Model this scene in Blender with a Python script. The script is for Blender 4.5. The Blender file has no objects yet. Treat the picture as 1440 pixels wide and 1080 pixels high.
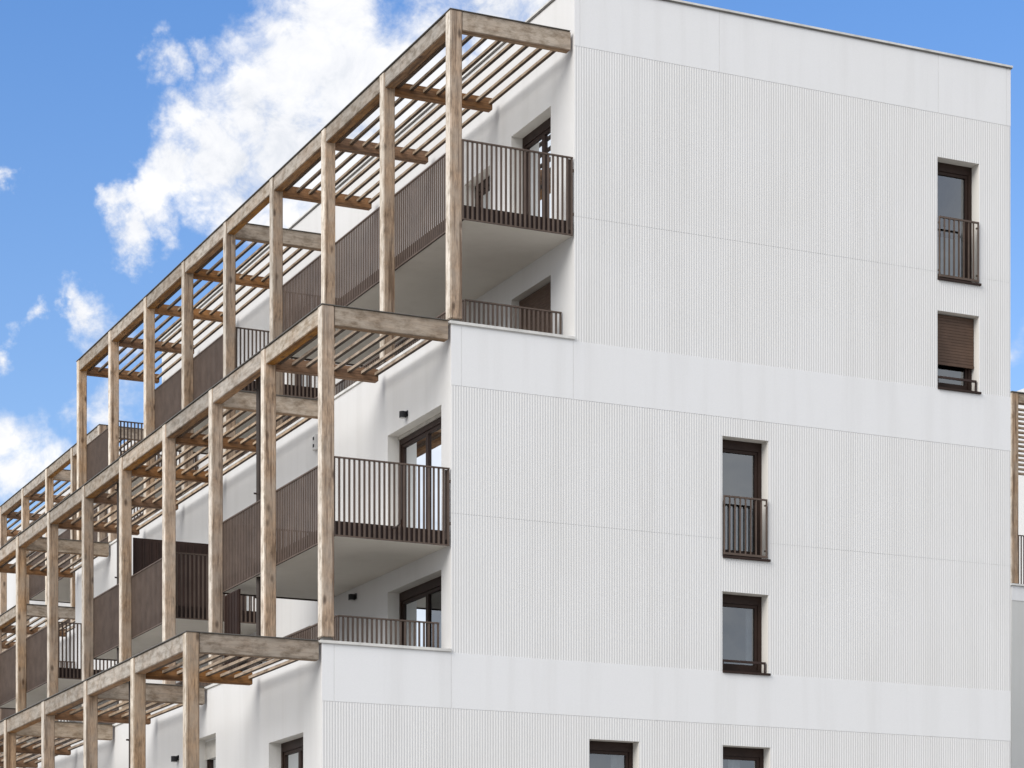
import bpy, bmesh, math, random
from mathutils import Vector
random.seed(7)
scene = bpy.context.scene
COL = scene.collection
R = math.radians

# ------------------------------------------------------------------ dimensions (metres)
D = 2.349            # one terrace step in x
B = 3.029            # post bay along the facade
PS = 0.22            # timber post section
W = 9.27             # gable width of the top storeys
Z_TOP, Z_RIBTOP = 19.81, 18.70
Z_P2, Z_P2B = 13.57, 12.52        # middle parapet: top / bottom of smooth band
Z_P3, Z_P3B = 7.97, 7.00          # lower parapet
Z_P4 = 2.40
P1, P2, P3 = 18.96, 13.62, 8.01   # pergola tops
Y_END = 24.6
RAIL_IN = 0.24

# ------------------------------------------------------------------ helpers
def tag(o, label=None, cat=None, group=None, kind=None):
    if label: o['label'] = label
    if cat: o['category'] = cat
    if group: o['group'] = group
    if kind: o['kind'] = kind
    return o

def empty(name, loc=(0, 0, 0)):
    o = bpy.data.objects.new(name, None)
    o.empty_display_size = 0.5
    o.location = loc
    COL.objects.link(o)
    return o

class MB:
    """collects simple solids, then links them as one mesh object"""
    def __init__(self): self.v = []; self.f = []
    def quad(self, *p):
        n = len(self.v); self.v += [tuple(q) for q in p]; self.f.append(tuple(range(n, n + len(p)))); return self
    def box(self, x0, x1, y0, y1, z0, z1):
        if x0 > x1: x0, x1 = x1, x0
        if y0 > y1: y0, y1 = y1, y0
        if z0 > z1: z0, z1 = z1, z0
        n = len(self.v)
        self.v += [(x0,y0,z0),(x1,y0,z0),(x1,y1,z0),(x0,y1,z0),(x0,y0,z1),(x1,y0,z1),(x1,y1,z1),(x0,y1,z1)]
        for q in ((0,3,2,1),(4,5,6,7),(0,1,5,4),(1,2,6,5),(2,3,7,6),(3,0,4,7)):
            self.f.append(tuple(n + i for i in q))
        return self
    def tube(self, pts, r, seg=12):
        pts = [Vector(p) for p in pts]; rings = []
        for i, p in enumerate(pts):
            d = (pts[min(i+1, len(pts)-1)] - pts[max(i-1, 0)]).normalized()
            a = Vector((0,0,1)) if abs(d.z) < .9 else Vector((1,0,0))
            u = d.cross(a).normalized(); w = d.cross(u)
            n = len(self.v)
            self.v += [tuple(p + r*(math.cos(2*math.pi*k/seg)*u + math.sin(2*math.pi*k/seg)*w)) for k in range(seg)]
            rings.append(n)
        for a, b in zip(rings, rings[1:]):
            for k in range(seg):
                self.f.append((a+k, a+(k+1)%seg, b+(k+1)%seg, b+k))
        self.f.append(tuple(rings[0]+k for k in range(seg))[::-1]); self.f.append(tuple(rings[-1]+k for k in range(seg)))
        return self
    def build(self, name, mat, parent=None, bevel=0.0, smooth=False):
        me = bpy.data.meshes.new(name); me.from_pydata(self.v, [], self.f); me.update()
        bm = bmesh.new(); bm.from_mesh(me)
        if bevel:
            bmesh.ops.bevel(bm, geom=list(bm.edges), offset=bevel, segments=2, affect='EDGES', clamp_overlap=True)
        bmesh.ops.recalc_face_normals(bm, faces=list(bm.faces))
        bm.to_mesh(me); bm.free()
        if smooth:
            for p in me.polygons: p.use_smooth = True
        me.materials.append(mat)
        o = bpy.data.objects.new(name, me); COL.objects.link(o)
        if parent: o.parent = parent
        return o

# ------------------------------------------------------------------ materials
def new_mat(name):
    m = bpy.data.materials.new(name); m.use_nodes = True
    nt = m.node_tree; b = nt.nodes['Principled BSDF']
    return m, nt, b
def nd(nt, t, **kw):
    n = nt.nodes.new(t)
    for k, v in kw.items():
        if k in n.inputs: n.inputs[k].default_value = v
        else: setattr(n, k, v)
    return n
def lk(nt, a, b): nt.links.new(a, b)
def mixc(nt, fac, a, b, mode='MIX'):
    n = nt.nodes.new('ShaderNodeMix'); n.data_type = 'RGBA'; n.blend_type = mode
    for s, v in ((n.inputs[0], fac), (n.inputs[6], a), (n.inputs[7], b)):
        if hasattr(v, 'is_output'): lk(nt, v, s)
        elif isinstance(v, (int, float)): s.default_value = v
        else: s.default_value = (*v, 1)
    return n.outputs[2]
def ramp(nt, src, stops):
    n = nt.nodes.new('ShaderNodeValToRGB'); lk(nt, src, n.inputs[0])
    e = n.color_ramp.elements
    while len(e) > 1: e.remove(e[-1])
    e[0].position = stops[0][0]; c = stops[0][1]; e[0].color = (*c, 1) if not isinstance(c, float) else (c, c, c, 1)
    for p, c in stops[1:]:
        x = e.new(p); x.color = (*c, 1) if not isinstance(c, float) else (c, c, c, 1)
    return n.outputs[0]
def noise(nt, vec, scale, detail=4, rough=.55, dist=0.0):
    n = nd(nt, 'ShaderNodeTexNoise', Scale=scale, Detail=detail, Roughness=rough, Distortion=dist)
    lk(nt, vec, n.inputs['Vector']); return n.outputs[0]
def objvec(nt, scale=(1, 1, 1), jitter=True):
    tc = nt.nodes.new('ShaderNodeTexCoord'); mp = nt.nodes.new('ShaderNodeMapping')
    lk(nt, tc.outputs['Object'], mp.inputs[0]); mp.inputs['Scale'].default_value = scale
    if jitter:
        oi = nt.nodes.new('ShaderNodeObjectInfo')
        m = nd(nt, 'ShaderNodeVectorMath', operation='SCALE'); m.inputs[0].default_value = (37.0, 53.0, 71.0)
        lk(nt, oi.outputs['Random'], m.inputs['Scale'])
        a = nd(nt, 'ShaderNodeVectorMath', operation='ADD'); lk(nt, mp.outputs[0], a.inputs[0]); lk(nt, m.outputs[0], a.inputs[1])
        return a.outputs[0], oi.outputs['Random']
    return mp.outputs[0], None
def bump(nt, b, h, strength, dist=.01):
    n = nd(nt, 'ShaderNodeBump', Strength=strength, Distance=dist); lk(nt, h, n.inputs['Height']); lk(nt, n.outputs[0], b.inputs['Normal'])

def wood(name, axis, light, mid, dark, grey, grey_amt, weather_lit=None, out='x', wr=(.35, .85)):
    m, nt, b = new_mat(name)
    lo, hi = 1.5, 17.0
    sc = [hi, hi, hi]; sc['xyz'.index(axis)] = lo
    v, rnd = objvec(nt, tuple(sc))
    v2, _ = objvec(nt, (2.2, 2.2, 2.2))
    sck = [5.5, 5.5, 5.5]; sck['xyz'.index(axis)] = 2.6
    v3, _ = objvec(nt, tuple(sck))
    grain = noise(nt, v, 1.0, 6, .62, .6)
    c = ramp(nt, grain, [(.28, dark), (.46, mid), (.62, light), (.8, mid)])
    fine = noise(nt, v, 4.5, 3, .6)
    c = mixc(nt, .6, c, ramp(nt, fine, [(.3, .15), (.52, .92), (.8, 1.0)]), 'MULTIPLY')
    mott = noise(nt, v3, 1.6, 5, .68)
    c = mixc(nt, .75, c, ramp(nt, mott, [(.30, .38), (.5, .86), (.68, 1.0)]), 'MULTIPLY')
    blot = noise(nt, v2, .8, 4, .6)
    c = mixc(nt, ramp(nt, blot, [(.42 - .1*grey_amt, 0.0), (.72 - .25*grey_amt, min(1.0, .35 + .65*grey_amt))]), c, grey)
    vo = nd(nt, 'ShaderNodeTexVoronoi', Scale=.72, Randomness=1.0); lk(nt, v3, vo.inputs['Vector'])
    c = mixc(nt, ramp(nt, vo.outputs['Distance'], [(.06, .8), (.12, .5), (.19, 0.0)]), c, (dark[0]*.35, dark[1]*.33, dark[2]*.32))
    vs, _ = objvec(nt, tuple(s*1.4 if s > 5 else s*.7 for s in sc))
    streak = noise(nt, vs, .55, 2, .5, .2)
    c = mixc(nt, ramp(nt, streak, [(.55, 0.0), (.68, .75)]), c, (dark[0]*.6, dark[1]*.58, dark[2]*.55))
    if weather_lit:      # outward faces paler: silvering on beams, painted-in sunlight on posts and slats
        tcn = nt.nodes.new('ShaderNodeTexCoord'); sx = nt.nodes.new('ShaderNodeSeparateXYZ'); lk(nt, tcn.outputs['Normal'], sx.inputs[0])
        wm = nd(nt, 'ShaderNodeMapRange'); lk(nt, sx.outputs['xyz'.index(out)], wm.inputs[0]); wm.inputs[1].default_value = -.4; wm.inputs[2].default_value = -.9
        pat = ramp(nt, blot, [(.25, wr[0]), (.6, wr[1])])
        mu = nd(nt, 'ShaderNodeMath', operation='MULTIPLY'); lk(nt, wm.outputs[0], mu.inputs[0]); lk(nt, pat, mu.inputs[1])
        c = mixc(nt, mu.outputs[0], c, mixc(nt, ramp(nt, mott, [(.34, .95), (.56, 0.0)]), mixc(nt, ramp(nt, grain, [(.35, .7), (.55, 0.0)]), weather_lit, tuple(x*.62 for x in weather_lit)), tuple(x*q for x, q in zip(weather_lit, (.46, .42, .37)))))
    hsv = nd(nt, 'ShaderNodeHueSaturation'); lk(nt, c, hsv.inputs['Color'])
    mr = nd(nt, 'ShaderNodeMapRange'); lk(nt, rnd, mr.inputs[0]); mr.inputs[3].default_value = .80; mr.inputs[4].default_value = 1.17
    ms = nd(nt, 'ShaderNodeMath', operation='PINGPONG'); ms.inputs[1].default_value = .13; lk(nt, rnd, ms.inputs[0])
    ma = nd(nt, 'ShaderNodeMath', operation='MULTIPLY_ADD'); lk(nt, ms.outputs[0], ma.inputs[0]); ma.inputs[1].default_value = 3.0; ma.inputs[2].default_value = .96; lk(nt, ma.outputs[0], hsv.inputs['Saturation'])
    lk(nt, mr.outputs[0], hsv.inputs['Value'])
    lk(nt, hsv.outputs[0], b.inputs['Base Color']); b.inputs['Roughness'].default_value = .8
    bump(nt, b, grain, .35, .008)
    return m

WD = dict(light=(.58, .425, .305), mid=(.465, .335, .235), dark=(.165, .105, .068), grey=(.42, .36, .30))
M = {}
M['post'] = wood('post_timber', 'z', **WD, grey_amt=.35, weather_lit=(.76, .70, .62), wr=(.6, .95))  # pale left faces: the sunlit side is painted into the colour
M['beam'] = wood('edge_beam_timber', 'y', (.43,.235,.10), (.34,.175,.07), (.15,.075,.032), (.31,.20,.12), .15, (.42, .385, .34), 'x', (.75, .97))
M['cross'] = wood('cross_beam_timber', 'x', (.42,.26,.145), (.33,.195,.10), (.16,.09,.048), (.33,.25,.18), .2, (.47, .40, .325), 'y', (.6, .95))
M['slat'] = wood('slat_timber', 'y', (.10,.064,.04), (.075,.046,.028), (.04,.025,.015), (.08,.06,.045), .2, (.47,.38,.295), 'x', (.7, .95))  # dark base paints the shaded underside, pale left face the sunlit side
M['inner'] = wood('inner_cross_beam_timber', 'x', (.36,.205,.115), (.28,.155,.085), (.13,.07,.04), (.26,.175,.12), .2)

def render_white(name, base, cream):
    m, nt, b = new_mat(name)
    v, _ = objvec(nt, (1, 1, 1), False)
    big = noise(nt, v, .35, 5, .6)
    vs, _ = objvec(nt, (2.2, 2.2, .16), False)
    run = noise(nt, vs, 1.0, 4, .6)
    c = mixc(nt, ramp(nt, big, [(.35, 0.0), (.7, .55)]), base, cream)
    c = mixc(nt, ramp(nt, run, [(.48, 0.0), (.75, .34)]), c, (base[0]*.80, base[1]*.79, base[2]*.77))
    fine = noise(nt, v, 60, 2, .5)
    c = mixc(nt, .07, c, fine, 'MULTIPLY')
    lk(nt, c, b.inputs['Base Color']); b.inputs['Roughness'].default_value = .88
    bump(nt, b, fine, .12, .004)
    return m
M['smooth'] = render_white('smooth_white_concrete', (.83, .832, .838), (.82, .82, .815))
M['ribbed'] = render_white('ribbed_white_concrete', (.775, .772, .768), (.725, .718, .70))
M['facade'] = render_white('white_facade_render', (.69, .69, .69), (.665, .66, .645))
M['reveal'] = render_white('cream_reveal_render', (.76, .74, .70), (.73, .70, .65))
M['soffit'] = render_white('bare_concrete_soffit', (.80, .765, .70), (.69, .655, .59))
M['graywall'] = render_white('grey_concrete_wall', (.66, .66, .64), (.58, .58, .55))

def plain(name, col, rough=.6, metal=0.0, var=.15, scale=3.0):
    m, nt, b = new_mat(name)
    v, _ = objvec(nt, (1, 1, 1), True)
    n = noise(nt, v, scale, 5, .6)
    c = mixc(nt, ramp(nt, n, [(.35, 0.0), (.7, 1.0)]), col, tuple(max(0, x*(1-2*var)) for x in col))
    lk(nt, c, b.inputs['Base Color']); b.inputs['Roughness'].default_value = rough; b.inputs['Metallic'].default_value = metal; b.inputs['Specular IOR Level'].default_value = .25
    return m
M['steel'] = plain('brown_powder_coated_steel', (.125, .091, .073), .6)
M['steel_dark'] = plain('dark_brown_sheet_steel', (.045, .026, .021), .5)
M['frame'] = plain('dark_brown_window_frame', (.034, .018, .013), .55)
M['shutter'] = plain('brown_roller_shutter', (.115, .070, .048), .5)
M['coping'] = plain('pale_metal_coping', (.74, .73, .70), .5, .0)
M['cap'] = plain('dark_zinc_cap', (.17, .16, .145), .45, .3)
M['curtain'] = plain('pale_curtain_cloth', (.66, .65, .63), .9, 0, .12, 6)
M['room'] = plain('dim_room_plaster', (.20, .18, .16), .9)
M['floor'] = plain('terrace_paving', (.54, .52, .48), .85)
M['lamp'] = plain('black_lamp_housing', (.02, .02, .022), .4)
M['lens'] = plain('frosted_lamp_lens', (.55, .55, .53), .3)
M['white'] = plain('white_plastic', (.75, .75, .74), .4)
M['pipe'] = plain('dark_brown_downpipe_metal', (.052, .04, .034), .5, .1)

def glass():
    m, nt, b = new_mat('window_glass'); nt.nodes.remove(b)
    out = nt.nodes['Material Output']
    tr = nd(nt, 'ShaderNodeBsdfTransparent'); tr.inputs[0].default_value = (.55, .60, .62, 1)
    gl = nd(nt, 'ShaderNodeBsdfGlossy', Roughness=.015); gl.inputs[0].default_value = (.90, .95, 1.0, 1)
    fr = nd(nt, 'ShaderNodeFresnel', IOR=1.5)
    mr = nd(nt, 'ShaderNodeMapRange'); lk(nt, fr.outputs[0], mr.inputs[0])
    mr.inputs[1].default_value = 0; mr.inputs[2].default_value = 1; mr.inputs[3].default_value = .16; mr.inputs[4].default_value = 1.0
    mx = nd(nt, 'ShaderNodeMixShader'); lk(nt, mr.outputs[0], mx.inputs[0]); lk(nt, tr.outputs[0], mx.inputs[1]); lk(nt, gl.outputs[0], mx.inputs[2])
    lk(nt, mx.outputs[0], out.inputs[0])
    return m
M['glass'] = glass()

def ground_mat():
    m, nt, b = new_mat('pale_paving')
    v, _ = objvec(nt, (1, 1, 1), False)
    br = nd(nt, 'ShaderNodeTexBrick', Scale=1.0); lk(nt, v, br.inputs['Vector'])
    br.inputs['Color1'].default_value = (.36, .34, .31, 1); br.inputs['Color2'].default_value = (.31, .295, .27, 1); br.inputs['Mortar'].default_value = (.10, .095, .09, 1)
    br.inputs['Mortar Size'].default_value = .012
    c = mixc(nt, ramp(nt, noise(nt, v, .2, 5), [(.35, 0.0), (.7, .5)]), br.outputs[0], (.26, .25, .23))
    lk(nt, c, b.inputs['Base Color']); b.inputs['Roughness'].default_value = .9
    return m

# ------------------------------------------------------------------ wall mapping
def gable_map(y=0.0):        # u = x, v = z, d = depth inwards (+y)
    return lambda u, v, d: (u, y + d, v)
def side_map(x):             # u = y, v = z, d = depth inwards (+x)
    return lambda u, v, d: (x + d, u, v)

def fbox(mb, f, u0, u1, v0, v1, d0, d1):
    a = f(u0, v0, d0); b = f(u1, v1, d1)
    mb.box(a[0], b[0], a[1], b[1], a[2], b[2])

def holed(mb, f, u0, u1, v0, v1, holes, d=0.0):
    hs = [h for h in holes if h[0] < u1 and h[1] > u0 and h[2] < v1 and h[3] > v0]
    us = sorted({u0, u1, *[min(max(x, u0), u1) for h in hs for x in h[:2]]})
    vs = sorted({v0, v1, *[min(max(x, v0), v1) for h in hs for x in h[2:4]]})
    for a, b in zip(us, us[1:]):
        for c, e in zip(vs, vs[1:]):
            mu, mv = (a+b)/2, (c+e)/2
            if any(h[0] < mu < h[1] and h[2] < mv < h[3] for h in hs): continue
            mb.quad(f(a, c, d), f(b, c, d), f(b, e, d), f(a, e, d))

def window(parent, name, f, u0, u1, v0, v1, rail=None, bar=False, shut=0.0, leaves=1, curtain=0.0, curtain_u=None, depth=.23, sill=True, flip=False):
    """an opening: frame mesh (the part) with pane, reveal, sill ... as its sub-parts"""
    e = .004
    fr = MB(); fw = .075
    d0, d1 = depth, depth + .08
    fbox(fr, f, u0, u0+fw, v0, v1, d0, d1); fbox(fr, f, u1-fw, u1, v0, v1, d0, d1)
    fbox(fr, f, u0+fw, u1-fw, v0, v0+fw+.03, d0, d1); fbox(fr, f, u0+fw, u1-fw, v1-.16, v1, d0, d1)
    n = leaves; lw = (u1-u0-2*fw)/n
    for k in range(n):
        a, b = u0+fw+k*lw, u0+fw+(k+1)*lw
        sw = .055; q0, q1 = d0+.022, d1-.004
        fbox(fr, f, a+.003, a+sw, v0+fw+.033, v1-.163, q0, q1); fbox(fr, f, b-sw, b-.003, v0+fw+.033, v1-.163, q0, q1)
        fbox(fr, f, a+sw, b-sw, v0+fw+.033, v0+fw+.033+sw+.02, q0, q1); fbox(fr, f, a+sw, b-sw, v1-.163-sw, v1-.163, q0, q1)
    w = fr.build(name, M['frame'], parent)
    MBp = MB()
    for k in range(n):
        a, b = u0+fw+k*lw+.05, u0+fw+(k+1)*lw-.05
        MBp.quad(f(a, v0+.16, d0+.055), f(b, v0+.16, d0+.055), f(b, v1-.2, d0+.055), f(a, v1-.2, d0+.055))
    MBp.build('pane', M['glass'], w)
    rv = MB()
    rv.quad(f(u0, v0, 0), f(u0, v1, 0), f(u0, v1, d1), f(u0, v0, d1)); rv.quad(f(u1, v0, 0), f(u1, v1, 0), f(u1, v1, d1), f(u1, v0, d1))
    rv.quad(f(u0, v1, 0), f(u1, v1, 0), f(u1, v1, d1), f(u0, v1, d1)); rv.quad(f(u0, v0, 0), f(u1, v0, 0), f(u1, v0, d1), f(u0, v0, d1))
    rv.build('reveal', M['reveal'], w)
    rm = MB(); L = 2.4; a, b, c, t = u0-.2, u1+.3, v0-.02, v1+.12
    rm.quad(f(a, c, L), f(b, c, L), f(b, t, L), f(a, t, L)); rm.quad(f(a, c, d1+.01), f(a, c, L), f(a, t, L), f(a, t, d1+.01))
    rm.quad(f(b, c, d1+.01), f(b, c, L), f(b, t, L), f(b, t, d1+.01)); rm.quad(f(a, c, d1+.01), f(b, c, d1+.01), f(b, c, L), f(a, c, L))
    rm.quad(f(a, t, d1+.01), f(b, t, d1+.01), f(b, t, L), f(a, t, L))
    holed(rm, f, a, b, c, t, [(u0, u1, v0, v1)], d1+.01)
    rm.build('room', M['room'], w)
    if curtain or curtain_u:
        cm = MB(); ca, cb = curtain_u or (u0-.1, u1+.1); ct = v0 + (v1-v0)*(curtain or 1.0)
        nn = max(6, int((cb-ca)/.035)); prev = None
        for k in range(nn+1):
            uu = ca + (cb-ca)*k/nn; dd = d1+.14+.022*math.sin(k*1.9)+.010*math.sin(k*.7)
            if prev: cm.quad(f(prev[0], v0, prev[1]), f(uu, v0, dd), f(uu, ct, dd), f(prev[0], ct, prev[1]))
            prev = (uu, dd)
        cm.build('curtain', M['curtain'], w)
    if sill:
        sm = MB(); fbox(sm, f, u0-.0, u1+.03, v0-.028, v0+.012, -.045, depth); sm.build('sill', M['frame'], w, .004)
    if shut:
        sh = MB(); vb = v1-.02-(v1-v0)*shut; k = 0; z = v1-.02
        while z-.05 > vb:
            fbox(sh, f, u0+.012, u1-.012, z-.049, z, depth-.075, depth-.055 + .0); fbox(sh, f, u0+.012, u1-.012, z-.055, z-.049, depth-.066, depth-.056); z -= .055
        fbox(sh, f, u0+.012, u1-.012, z-.06, z-.004, depth-.085, depth-.05)
        sh.build('roller_shutter', M['shutter'], w)
    if rail:
        rb = MB(); r0, r1, zr0, zr1 = rail
        fbox(rb, f, r0, r1, zr1-.03, zr1, -.044, -.010); fbox(rb, f, r0, r1, zr0, zr0+.04, -.044, -.010)
        nb = max(2, round((r1-r0)/.115))
        for k in range(nb+1):
            u = r0 + .012 + (r1-r0-.024)*k/nb
            fbox(rb, f, u-.010, u+.010, zr0+.04, zr1-.03, -.041, -.013)
        for z in (zr0+.12, zr1-.12):
            fbox(rb, f, r1-.03, r1-.005, z, z+.025, -.010, .03); fbox(rb, f, r0+.005, r0+.03, z, z+.025, -.010, .03)
        rb.build('guard_rail', M['steel'], w)
    if bar:
        rb = MB(); z = v0 + bar
        fbox(rb, f, u0+.02, u1-.03, z-.02, z+.02, .03, .065); fbox(rb, f, u1-.055, u1-.03, v0+.012, z-.02, .035, .06); fbox(rb, f, u0+.02, u0+.045, v0+.012, z-.02, .035, .06)
        rb.build('guard_bar', M['steel_dark'], w)
    return w

def railing(mb, axis, a, b, c, z0, z1, pitch=.089):
    """flat steel bars set across the line of the railing; axis is the running direction"""
    t, dpt = .035, .018
    def bx(p0, p1, q0, q1, r0, r1):
        if axis == 'x': mb.box(p0, p1, q0, q1, r0, r1)
        else: mb.box(q0, q1, p0, p1, r0, r1)
    bx(a, b, c-.020, c+.020, z1-.024, z1); bx(a, b, c-.012, c+.012, z0, z0+.022)
    n = max(1, round((b-a-t)/pitch))
    for k in range(n+1):
        u = a + t/2 + (b-a-t)*k/n
        bx(u-t/2, u+t/2, c-dpt/2, c+dpt/2, z0+.022, z1-.024)

def balcony(parent, x0, x1, y0, y1, zb, zt, near=True, far=True, screen=None):
    """concrete slab (the part) with its steel edge channel and its railing as sub-parts"""
    xo = x0 + RAIL_IN
    s = MB(); s.box(xo+.03, x1-.002, y0+.03, y1-.03, zb+.012, zb+.235)
    sl = s.build('balcony', M['soffit'], parent)
    e = MB()
    e.box(xo+.016, xo+.028, y0+.03, y1-.03, zb, zb+.25)
    e.box(xo+.016, x1-.02, y0+.016, y0+.028, zb, zb+.25); e.box(xo+.016, x1-.02, y1-.028, y1-.016, zb, zb+.25)
    e.build('slab_edge', M['steel_dark'], sl)
    r = MB(); railing(r, 'y', y0+.05, y1-.05, xo-.012, zb-.01, zt)
    if near: railing(r, 'x', xo-.036, x1-.03, y0-.012, zb-.01, zt)
    if far: railing(r, 'x', xo-.036, x1-.03, y1+.012, zb-.01, zt)
    if near:
        r.box(x1-.10, x1-.03, y0+.012, y0+.022, zb+.1, zt-.03)
        for z in (zb+.35, zt-.25): r.box(x1-.03, x1+.004, y0-.01, y0+.012, z, z+.05)
    r.build('railing', M['steel'], sl)
    if screen:
        ys, zs = screen; q = MB(); q.box(xo+.06, x1-.01, ys, ys+.03, zb+.26, zs)
        k = xo+.1
        while k < x1-.05: q.box(k, k+.03, ys-.02, ys, zb+.3, zs-.05); k += .16
        q.build('privacy_screen', M['steel_dark'], sl)
    return sl

def wall_lamp(parent, f, u, v, big=True):
    m = MB(); fbox(m, f, u-.05, u+.05, v-.05, v+.05, -.02, 0)
    p0 = f(u, v+.03, -.085); p1 = f(u, v-.075, -.085); m.tube([p0, p1], .062, 16)
    o = m.build('wall_lamp', M['lamp'], parent)
    l = MB(); l.tube([f(u, v-.0752, -.085), f(u, v-.085, -.085)], .048, 16); l.build('lens', M['lens'], o)
    return o

def downpipe(parent, x, y, z0, z1):
    m = MB(); m.tube([(x, y, z0), (x, y, z1+.15)], .052, 14)
    z = z0+.5
    while z < z1: m.tube([(x, y, z), (x, y, z+.03)], .06, 14); m.box(x-.1, x, y-.012, y+.012, z, z+.03); z += 1.9
    return m.build('downpipe', M['pipe'], parent)

# ------------------------------------------------------------------ building
def make_building(name, loc, label, gable_windows=True, detail=True):
    root = empty(name, loc)
    tag(root, label, 'building')
    g = gable_map(0.0)
    RB = .005                      # relief of ribs and smooth bands on the gable
    gw = [ (7.606, 8.545, 15.60, 17.88), (7.606, 8.545, 13.55, 15.00), (2.972, 3.925, 10.02, 12.185), (2.972, 3.925, 7.955, 9.392),
           (.29, 1.278, 4.45, 6.607), (2.98, 3.968, 4.45, 6.628) ] if gable_windows else []
    # gable wall
    m = MB()
    holed(m, g, 0, W, Z_P2, Z_TOP, gw); holed(m, g, -D, W, Z_P3, Z_P2, gw); holed(m, g, -2*D, W, Z_P4, Z_P3, gw); holed(m, g, -3*D, W, 0, Z_P4, gw)
    m.build('gable_wall', M['ribbed'], root)
    # smooth bands: panels with open joints
    def band(us, v0, v1):
        q = MB()
        for a, b in zip(us, us[1:]):
            ja = a + (.006 if a != us[0] else 0); jb = b - (.006 if b != us[-1] else 0)
            fbox(q, g, ja, jb, v0+.004, v1, -RB-.001, .0)
        return q.build('smooth_band', M['smooth'], root)
    holes_free = [0.0, .11, 2.906, 7.62, W-.09, W]
    band(holes_free, Z_RIBTOP, Z_TOP-.002)
    q1 = [-D, -2.155, -.02, W]; band(q1, Z_P2B, Z_P2-.03)
    q2 = [-2*D, -4.48, -2.345, W]; band(q2, Z_P3B, Z_P3-.02)
    # ribbed cladding
    def ribs(u0, u1, v0, v1):
        q = MB(); u = u0+.012; P = .05; wd = .026
        while u+wd < u1-.008:
            segs = [(v0, v1)]
            for h in gw:
                if u+wd > h[0] and u < h[1]:
                    ns = []
                    for a, b in segs:
                        if h[2] >= b or h[3] <= a: ns.append((a, b)); continue
                        if h[2] > a: ns.append((a, h[2]))
                        if h[3] < b: ns.append((h[3], b))
                    segs = ns
            for a, b in segs:
                if b-a < .02: continue
                q.quad((u-.006, 0, a), (u+.003, -RB, a), (u+.003, -RB, b), (u-.006, 0, b))
                q.quad((u+.003, -RB, a), (u+wd-.003, -RB, a), (u+wd-.003, -RB, b), (u+.003, -RB, b))
                q.quad((u+wd-.003, -RB, a), (u+wd+.006, 0, a), (u+wd+.006, 0, b), (u+wd-.003, -RB, b))
            u += P
        return q.build('ribbed_panel', M['ribbed'], root)
    J = .007
    zj1, zj2, zj3 = 15.72, 10.33, 4.6
    for (u0, u1, v0, v1) in ((0, W, zj1+J, Z_RIBTOP), (0, W, Z_P2-.03, zj1), (-D, W, zj2+J, Z_P2B), (-D, W, Z_P3-.02, zj2), (-2*D, W, Z_P4, Z_P3B)):
        ribs(u0, u1, v0, v1)
    # copings
    cp = MB(); cp.box(-.035, W+.03, -.04, .34, Z_TOP, Z_TOP+.035); cp.box(-.035, .30, .34, Y_END+.05, Z_TOP, Z_TOP+.035)
    cp.box(W-.3, W+.03, .34, Y_END+.05, Z_TOP, Z_TOP+.035)
    cp.build('roof_coping', M['coping'], root)
    cd = MB(); cd.box(-.025, W+.02, -.03, .3, Z_TOP-.022, Z_TOP-.003); cd.box(-.025, .28, .3, Y_END+.03, Z_TOP-.022, Z_TOP-.003)
    cd.build('coping_drip', M['cap'], root)
    for xa, xb, z in ((-D, 0, Z_P2), (-2*D, -D, Z_P3), (-3*D, -2*D, Z_P4)):
        c = MB(); c.box(xa-.03, xb-.002 if xb else -.002, -.04, .26, z-.004, z+.042); c.box(xa-.03, xa+.26, .26, Y_END+.04, z-.004, z+.042)
        c.build('parapet_coping', M['coping'], root)
    # side facades
    doors = {
        0.0: [(.94, 2.605, 12.62, 14.96, dict(shut=.97)), (.94, 2.605, 15.62, 17.97, dict(leaves=2, curtain=.5)), (3.55, 4.75, 15.62, 17.75, dict(leaves=1)), (3.55, 4.75, 12.62, 14.8, dict()),
              (13.2, 14.8, 15.62, 17.97, dict(leaves=2)), (13.2, 14.8, 12.62, 14.9, dict(leaves=2)), (18.9, 20.4, 15.62, 17.97, dict(leaves=2))],
        -D: [(.415, 2.87, 9.95, 12.28, dict(leaves=2, curtain=.72, curtain_u=(.2, 1.55))), (.415, 2.87, 7.05, 9.44, dict(leaves=2, curtain=.75, curtain_u=(.2, 1.5))),
             (6.9, 8.6, 7.05, 9.44, dict(leaves=2)), (10.4, 11.9, 9.95, 12.28, dict(leaves=2)), (20.9, 22.4, 7.05, 9.44, dict(leaves=2))],
        -2*D: [(.895, 2.655, 4.2, 6.575, dict(leaves=2)), (5.65, 6.9, 4.2, 7.08, dict(leaves=1, curtain=.92)), (14.5, 16.0, 4.2, 6.575, dict(leaves=2))] }
    rng = {0.0: (Z_P2B, Z_TOP), -D: (Z_P3B, Z_P2), -2*D: (Z_P4, Z_P3), -3*D: (0, Z_P4)}
    if not detail: doors = {0.0: doors[0.0][:2], -D: doors[-D][:2], -2*D: []}
    for x, (za, zb) in rng.items():
        f = side_map(x); hs = [h[:4] for h in doors.get(x, [])]
        m = MB(); holed(m, f, 0, Y_END, za, zb, hs)
        m.quad(f(Y_END, za, 0), f(Y_END, za, 2.6), f(Y_END, zb, 2.6), f(Y_END, zb, 0))
        m.build('facade_wall', M['facade'], root)
        for h in doors.get(x, []):
            window(root, 'balcony_door', f, *h[:4], sill=False, **h[4])
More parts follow.
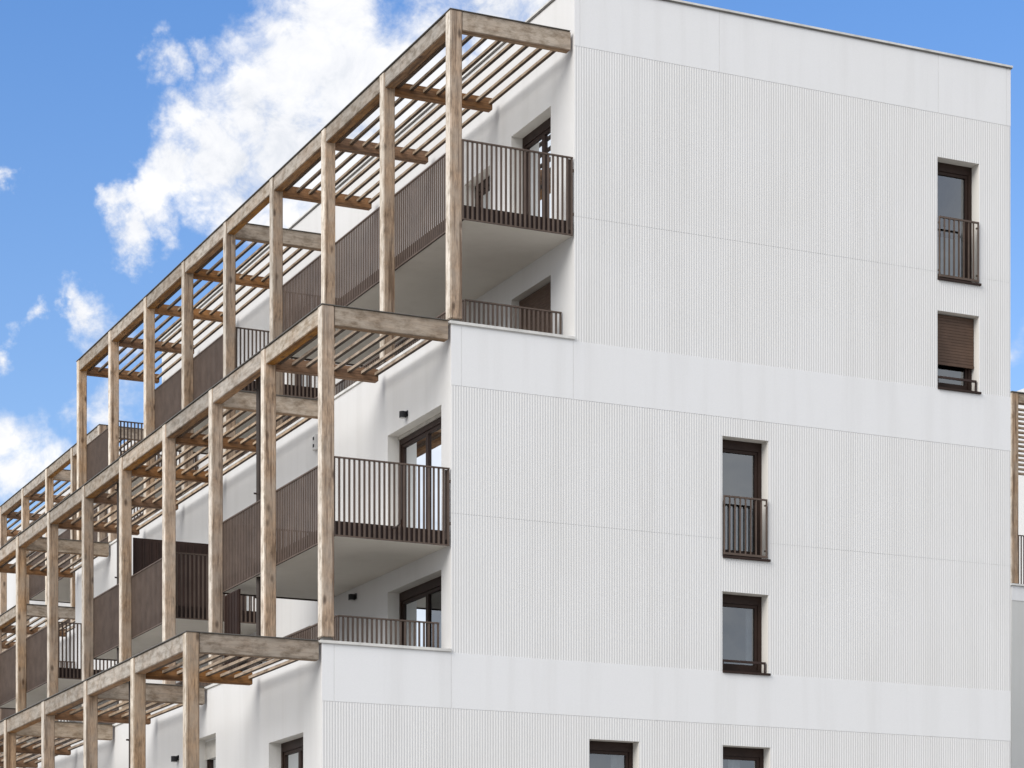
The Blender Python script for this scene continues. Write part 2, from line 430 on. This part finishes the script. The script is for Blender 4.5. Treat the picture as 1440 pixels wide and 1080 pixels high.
    # terrace decks, parapet backs, roof, rear faces
    for xa, xb, z in ((-D, 0, Z_P2B), (-2*D, -D, Z_P3B), (-3*D, -2*D, Z_P4-.5)):
        m = MB(); m.box(xa+.2, xb-.002, .2, Y_END-.2, z-.3, z+.04); m.build('terrace', M['floor'], root)
        zt = {Z_P2B: Z_P2, Z_P3B: Z_P3}.get(z, Z_P4)
        p = MB(); p.box(xa+.198, xa+.22, .22, Y_END-.22, z+.04, zt-.006); p.box(xa+.22, xb-.004, .198, .22, z+.04, zt-.006)
        p.quad((xa, Y_END, z-.3), (xb, Y_END, z-.3), (xb, Y_END, zt), (xa, Y_END, zt))
        p.build('parapet_wall', M['facade'], root)
    m = MB(); m.box(.002, W-.002, .2, Y_END-.01, Z_TOP-.7, Z_TOP-.4); m.build('roof', M['floor'], root)
    m = MB(); m.quad((W, 0, 0), (W, Y_END, 0), (W, Y_END, Z_TOP), (W, 0, Z_TOP)); m.quad((-2*D, Y_END, 0), (W, Y_END, 0), (W, Y_END, Z_TOP-.002), (0, Y_END, Z_TOP-.002), (0, Y_END, Z_P2B), (-2*D, Y_END, Z_P3B))
    m.build('rear_wall', M['facade'], root)
    # gable windows
    if gable_windows:
        window(root, 'window', g, *gw[0], rail=(7.62, 8.52, 15.63, 16.765), curtain=.42)
        w = window(root, 'window', g, *gw[1], shut=.62, bar=.22); w['label'] = 'window with its brown roller shutter more than half down'
        window(root, 'window', g, *gw[2], rail=(2.985, 3.885, 10.05, 11.115), curtain=.46)
        window(root, 'window', g, *gw[3], bar=.20, curtain_u=(3.72, 3.95))
        window(root, 'window', g, *gw[4], curtain_u=(.95, 1.2), leaves=1)
        window(root, 'window', g, *gw[5], curtain_u=(3.35, 3.6), leaves=1)
    # balconies (middle floor of each two-storey terrace)
    balcony(root, -D, 0, 0.015, 9.45, 15.385, 16.745)
    if detail:
        balcony(root, -D, 0, 12.36, 18.35, 15.385, 16.745)
        balcony(root, -D, 0, 21.42, 24.5, 15.385, 16.745)
    balcony(root, -2*D, -D, 0.015, 6.05, 9.78, 11.10)
    balcony(root, -2*D, -D, 9.10, 15.2, 9.78, 11.10, screen=(12.17, 11.95))
    balcony(root, -2*D, -D, 18.45, 24.5, 9.78, 11.10)
    # guard rails standing on the terraces, inside the parapets
    for xa, xb, z0, z1 in ((-D, 0, Z_P2B+.06, 14.16), (-2*D, -D, Z_P3B+.06, 8.53)):
        r = MB(); railing(r, 'x', xa+.45, xb-.03, .45, z0, z1); railing(r, 'y', .5, Y_END-.4, xa+.45, z0, z1); r.build('terrace_railing', M['steel'], root)
    if detail:
        q = MB(); q.box(-2*D+.24, -2*D+.28, 5.03, 5.83, Z_P3B+.06, 9.70)
        k = 5.06
        while k < 5.8: q.box(-2*D+.222, -2*D+.24, k, k+.035, Z_P3B+.1, 9.68); k += .09
        q.build('terrace_screen', M['steel_dark'], root)
        f = side_map(-D); wall_lamp(root, f, 1.95, 12.47); wall_lamp(root, f, 4.45, 9.62)
        wall_lamp(root, side_map(-2*D), 8.0, 6.84)
        b = MB(); fbox(b, f, 6.45, 6.62, 12.80, 13.10, -.07, 0); o = b.build('junction_box', M['white'], root, .012)
        k = MB()
        for z in (12.88, 13.02): fbox(k, f, 6.50, 6.56, z-.03, z+.03, -.078, -.07)
        k.build('socket', M['lamp'], o)
        downpipe(root, -2*D+.36, 4.22, Z_P3B, 13.35); downpipe(root, -2*D+.36, 13.46, Z_P3B, 13.35); downpipe(root, -3*D+.36, 4.4, Z_P4, 7.75)
        # rain spout running down the front of the middle balcony railing
        t = MB(); xs = -3.29
        t.tube([(xs, -.07, 11.04), (xs, -.07, 10.15), (xs-.03, -.07, 10.06), (xs-.10, -.07, 9.99), (xs-.16, -.06, 9.97)], .014, 8); t.build('cable', M['pipe'], root)
    return root

# ------------------------------------------------------------------ pergolas
def make_pergola(name, loc, label, group, xo, xi, zt, zb, ys, units, y0=None):
    """posts along x = xo, edge beams between them, cross beams to the wall, slats along the facade in each unit"""
    root = empty(name, (loc[0]+xo, loc[1]+ys[0], loc[2]+zb)); tag(root, label, 'pergola', group)
    ox, oy, oz = xo, ys[0], zb
    n = len(ys); step = xi - xo
    def bld(m, nm, mat, bev):
        m.v = [(x-ox, y-oy, z-oz) for x, y, z in m.v]; return m.build(nm, mat, root, bev)
    ends = {i for u in units for i in (u[0], u[1])}
    firsts = {u[0] for u in units}
    for i, y in enumerate(ys):
        m = MB(); m.box(xo, xo+PS, y, y+PS, zb+.055, zt-.012); bld(m, 'post', M['post'], .014)
        m = MB(); m.box(xo+.03, xo+PS-.03, y+.03, y+PS-.03, zb, zb+.06); m.box(xo+.01, xo+PS-.01, y+.01, y+PS-.01, zb-.001, zb+.014); bld(m, 'post_shoe', M['cap'], 0)
        if i+1 < n:
            m = MB(); m.box(xo+.018, xo+PS-.02, y+PS, ys[i+1], zt-.30, zt-.014); bld(m, 'edge_beam', M['beam'], .010)
    m = MB(); m.box(xo-.012, xo+PS-.01, ys[0]-.012, ys[-1]+PS+.012, zt-.011, zt+.001)
    for i in firsts: m.box(xo+PS-.01, xi-.07, ys[i]-.012, ys[i]+PS*.8, zt-.013, zt-.002)
    bld(m, 'beam_cap', M['cap'], 0)
    for i, y in enumerate(ys):
        m = MB()
        if i in firsts: m.box(xo+PS, xi-.05, y+.012, y+PS-.03, zt-.335, zt-.014)
        else: m.box(xo+PS, xi-.16, y+.03, y+PS-.03, zt-.36, zt-.14)
        bld(m, 'cross_beam', M['cross'] if i in firsts else M['inner'], .010)
    k = (step - .24) / 2.11
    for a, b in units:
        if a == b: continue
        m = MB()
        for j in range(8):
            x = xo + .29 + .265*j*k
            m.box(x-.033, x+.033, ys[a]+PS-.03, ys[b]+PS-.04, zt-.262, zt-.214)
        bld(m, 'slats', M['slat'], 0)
    return root

# ------------------------------------------------------------------ setting
m = MB(); m.quad((-600, -600, 0), (600, -600, 0), (600, 600, 0), (-600, 600, 0))
tag(m.build('ground', ground_mat()), kind='structure')

make_building('apartment_building', (0, 0, 0), 'white stepped apartment building with ribbed gable, brown-railed balconies and narrow windows, filling the photo')
OX, OY = D, 30.75
make_building('apartment_building', (OX, OY, 0), 'second white stepped block half hidden behind the far left end of the main building', gable_windows=False, detail=False)

GRP = 'timber pergolas along the terraces'
T1 = [.02, 3.05, 6.09, 9.10, 12.12, 15.12, 18.14, 21.23, 24.26]
T2 = [-.02, 2.88, 5.88, 8.87, 12.0, 15.01, 18.1, 21.18, 24.2]
T3 = [-.02, 3.03, 6.14, 9.3, 12.49, 15.5, 18.5, 21.5, 24.4]
make_pergola('pergola', (0, 0, 0), 'topmost timber pergola of nine tall posts, standing against the sky on the main building', GRP, -D, 0, P1, Z_P2+.045, T1, [(0, 3), (4, 8)])
make_pergola('pergola', (0, 0, 0), 'middle timber pergola of the main building, on the parapet below the topmost one', GRP, -2*D, -D, P2, Z_P3+.045, T2, [(0, 1), (2, 6), (7, 8)])
make_pergola('pergola', (0, 0, 0), 'lowest timber pergola, cut off by the bottom edge at lower left', GRP, -3*D, -2*D, P3, Z_P4+.045, T3, [(0, 1), (2, 3), (4, 8)])
TB = [0.02, 3.05, 6.10, 9.2, 12.3, 15.3, 18.3]
make_pergola('pergola', (OX, OY, 0), 'distant roof-level timber pergola on the second block at the far left edge', GRP, -D, 0, P1, Z_P2+.045, TB, [(0, 1), (2, 6)])
make_pergola('pergola', (OX, OY, 0), 'distant mid-level timber pergola of the second block, glimpsed between the main posts at far left', GRP, -2*D, -D, P2, Z_P3+.045, TB, [(0, 6)])

# the building past the right edge of the gable
BX, BY = 21.45, 16.4
rt = empty('apartment_building', (BX, BY, 0)); tag(rt, 'grey-walled building with a timber post, just peeking out past the right edge of the gable', 'building')
q = MB(); q.box(0, 20, 0, 22, 0, 13.55); q.build('wall', M['graywall'], rt)
q = MB(); q.box(2.4, 20, 2.4, 22, 13.55, 19.8); q.build('upper_wall', M['facade'], rt)
q = MB(); q.box(-.05, 20.05, -.06, .3, 13.55, 13.60); q.build('parapet_coping', M['coping'], rt)
q = MB(); q.box(-.01, 20, -.012, -.002, 13.15, 13.54); q.build('smooth_band', M['smooth'], rt)
q = MB(); railing(q, 'x', .45, 12, .45, 13.6, 15.05); q.build('railing', M['steel'], rt)
q = MB(); q.box(.95, 2.0, -.03, .0, 10.2, 12.6); q.build('window', M['frame'], rt)
pg = empty('pergola', (BX, BY, 13.62)); tag(pg, 'pale timber post and louvred screen at the extreme right edge of the photo', 'pergola', GRP)
for k in range(4):
    q = MB(); q.box(.02+3.03*k, .24+3.03*k, .02, .24, 0, 5.2); q.build('post', M['post'], pg, .012)
q = MB(); q.box(.24, 9.11, .035, .22, 4.93, 5.19); q.build('edge_beam', M['cross'], pg, .01)
q = MB(); q.box(0, 9.35, .0, .25, 5.201, 5.225); q.build('beam_cap', M['cap'], pg)
q = MB()
for k in range(15): q.box(.24, 9.11, .08, .17, 3.0+.125*k, 3.05+.125*k)
q.build('louvre_screen', M['cross'], pg)

# ------------------------------------------------------------------ sky and sun
SUN_AZ, SUN_EL = R(-110), R(34)      # azimuth clockwise from +Y
world = bpy.data.worlds.new('World'); scene.world = world; world.use_nodes = True
nt = world.node_tree; bg = nt.nodes['Background']
sky = nt.nodes.new('ShaderNodeTexSky'); sky.sky_type = 'NISHITA'; sky.sun_disc = False
sky.sun_elevation = SUN_EL; sky.sun_rotation = SUN_AZ; sky.air_density = 1.0; sky.dust_density = .6; sky.ozone_density = 2.0; sky.altitude = 200
tc = nt.nodes.new('ShaderNodeTexCoord')
vec = nd(nt, 'ShaderNodeVectorMath', operation='NORMALIZE'); lk(nt, tc.outputs['Generated'], vec.inputs[0]); dirv = vec.outputs[0]
def mth(op, a, b=None, clamp=False):
    n = nt.nodes.new('ShaderNodeMath'); n.operation = op; n.use_clamp = clamp
    for s, v in zip(n.inputs, (a, b)):
        if v is None: continue
        if hasattr(v, 'is_output'): lk(nt, v, s)
        else: s.default_value = v
    return n.outputs[0]
# cumulus: (azimuth, elevation, radius, weight) in degrees
CLOUDS = [(20.5,22.02,1.19,1),(19.67,21.07,1.19,1),(21.0,20.96,1.43,1),(18.76,20.46,1.03,0.95),(18.02,21.23,0.51,0.7),(16.96,21.11,0.51,0.7),(16.47,21.3,0.29,0.5),(17.61,20.2,0.57,0.75),(18.19,19.49,0.95,1),(17.2,19.09,0.73,0.85),(19.67,19.61,1.35,1),(21.33,19.79,1.35,1),(19.01,18.7,0.88,0.85),(16.71,18.4,0.67,0.9),(15.98,18.37,0.54,0.85),(16.22,17.71,0.54,0.85),(16.47,17.39,0.38,0.7),(17.2,17.67,0.41,0.6),(15.57,18.5,0.29,0.6),(22.32,20.83,1.35,1),(20.83,18.45,1.11,0.8),(20.17,17.99,0.8,0.7),(21.91,21.91,0.51,0.55),(22.99,22.28,0.54,0.6),(23.32,21.28,1.11,0.9),(24.65,22.57,1.19,1),(25.65,22.85,0.95,1),(23.9,22.85,0.54,0.7),(15.25,15.86,0.54,0.85),(14.89,15.92,0.32,0.7),(15.74,15.58,0.64,0.8),(14.12,15.88,0.29,0.55),(13.51,15.78,0.32,0.5),(13.19,15.16,0.35,0.7),(13.08,18.66,0.32,0.6),(13.4,13.4,0.72,0.72),(12.84,13.45,0.8,0.8),(13.96,12.81,0.64,0.6),(13.48,12.48,0.76,0.7),(14.76,13.69,0.48,0.5),(15.33,13.95,0.72,0.62),(16.06,14.13,0.76,0.66),(15.98,13.58,0.67,0.7),(36.66,14.88,0.64,0.7),(36.77,15.11,0.64,0.6),(30.12,22.5,0.16,0.5)]
def dvec(az, el): return (math.sin(R(az))*math.cos(R(el)), math.cos(R(az))*math.cos(R(el)), math.sin(R(el)))
mp = nd(nt, 'ShaderNodeMapping'); lk(nt, dirv, mp.inputs[0]); mp.inputs['Scale'].default_value = (1, 1, 1.25)
n1 = noise(nt, mp.outputs[0], 17, 10, .60, .35)
n2 = noise(nt, mp.outputs[0], 48, 9, .66, .5)
wn = nd(nt, 'ShaderNodeTexNoise', Scale=26.0, Detail=6.0, Roughness=.62); lk(nt, dirv, wn.inputs['Vector'])
w1 = nd(nt, 'ShaderNodeVectorMath', operation='SUBTRACT'); lk(nt, wn.outputs['Color'], w1.inputs[0]); w1.inputs[1].default_value = (.5, .5, .5)
w2 = nd(nt, 'ShaderNodeVectorMath', operation='SCALE'); lk(nt, w1.outputs[0], w2.inputs[0]); w2.inputs['Scale'].default_value = .055
w3 = nd(nt, 'ShaderNodeVectorMath', operation='ADD'); lk(nt, dirv, w3.inputs[0]); lk(nt, w2.outputs[0], w3.inputs[1])
field = None
for az, el, r, w in CLOUDS:
    dn = nd(nt, 'ShaderNodeVectorMath', operation='DISTANCE'); lk(nt, w3.outputs[0], dn.inputs[0]); dn.inputs[1].default_value = dvec(az, el)
    mr = nd(nt, 'ShaderNodeMapRange'); lk(nt, dn.outputs['Value'], mr.inputs[0])
    mr.inputs[1].default_value = 0; mr.inputs[2].default_value = R(r)*1.75; mr.inputs[3].default_value = w*1.1; mr.inputs[4].default_value = 0
    field = mr.outputs[0] if field is None else mth('MAXIMUM', field, mr.outputs[0])
wisp = mth('ADD', mth('MULTIPLY', mth('SUBTRACT', n1, .5), 1.5), mth('MULTIPLY', mth('SUBTRACT', n2, .5), .8))
dens = mth('ADD', field, mth('MULTIPLY', wisp, mth('ADD', .25, mth('MULTIPLY', field, 1.0))))
mask = nd(nt, 'ShaderNodeMapRange', interpolation_type='SMOOTHSTEP'); lk(nt, dens, mask.inputs[0]); mask.inputs[1].default_value = .22; mask.inputs[2].default_value = .80
# cloud added out of view (behind the camera and overhead) to whiten ambient light
n3 = noise(nt, dirv, 2.2, 8, .6, .2)
dn = nd(nt, 'ShaderNodeVectorMath', operation='DISTANCE'); lk(nt, dirv, dn.inputs[0]); dn.inputs[1].default_value = dvec(24, 16)
far = nd(nt, 'ShaderNodeMapRange'); lk(nt, dn.outputs['Value'], far.inputs[0]); far.inputs[1].default_value = .45; far.inputs[2].default_value = .8
m3 = nd(nt, 'ShaderNodeMapRange', interpolation_type='SMOOTHSTEP'); lk(nt, n3, m3.inputs[0]); m3.inputs[1].default_value = .30; m3.inputs[2].default_value = .55
cov = mth('MAXIMUM', mask.outputs[0], mth('MULTIPLY', m3.outputs[0], far.outputs[0]))
shade = mth('ADD', mth('MULTIPLY', n1, .45), mth('MULTIPLY', n2, .55))
ccol = ramp(nt, shade, [(.38, (4.6, 4.85, 5.3)), (.49, (5.7, 5.8, 6.05)), (.62, (6.5, 6.5, 6.55))])
sep = nt.nodes.new('ShaderNodeSeparateXYZ'); lk(nt, dirv, sep.inputs[0])
tint = mixc(nt, 1.0, sky.outputs[0], ramp(nt, sep.outputs[2], [(.16, (.97, .99, 1.06)), (.40, (.66, .93, 1.24))]), 'MULTIPLY')
fin = mixc(nt, cov, tint, ccol)
lk(nt, fin, bg.inputs[0]); bg.inputs[1].default_value = .10

sun = bpy.data.lights.new('sun', 'SUN'); sun.energy = 1.85; sun.angle = R(38); sun.color = (1.0, .955, .89)
so = bpy.data.objects.new('sun', sun); COL.objects.link(so)
sd = Vector(dvec(math.degrees(SUN_AZ), math.degrees(SUN_EL)))
so.rotation_euler = sd.to_track_quat('Z', 'Y').to_euler()
so.location = sd*80

# ------------------------------------------------------------------ camera
cam = bpy.data.cameras.new('camera'); co = bpy.data.objects.new('camera', cam); COL.objects.link(co)
co.location = (-19.068, -38.301, 1.6); co.rotation_euler = (R(90), 0, -.4283)
cam.sensor_fit = 'HORIZONTAL'; cam.sensor_width = 36; cam.lens = 3443.4/1440*36
cam.shift_x = (720-691.75)/1440; cam.shift_y = (1441.2-540)/1440
cam.clip_start = .5; cam.clip_end = 3000
scene.camera = co
scene.view_settings.view_transform = 'Standard'; scene.view_settings.look = 'None'; scene.view_settings.gamma = 1; scene.view_settings.exposure = .70
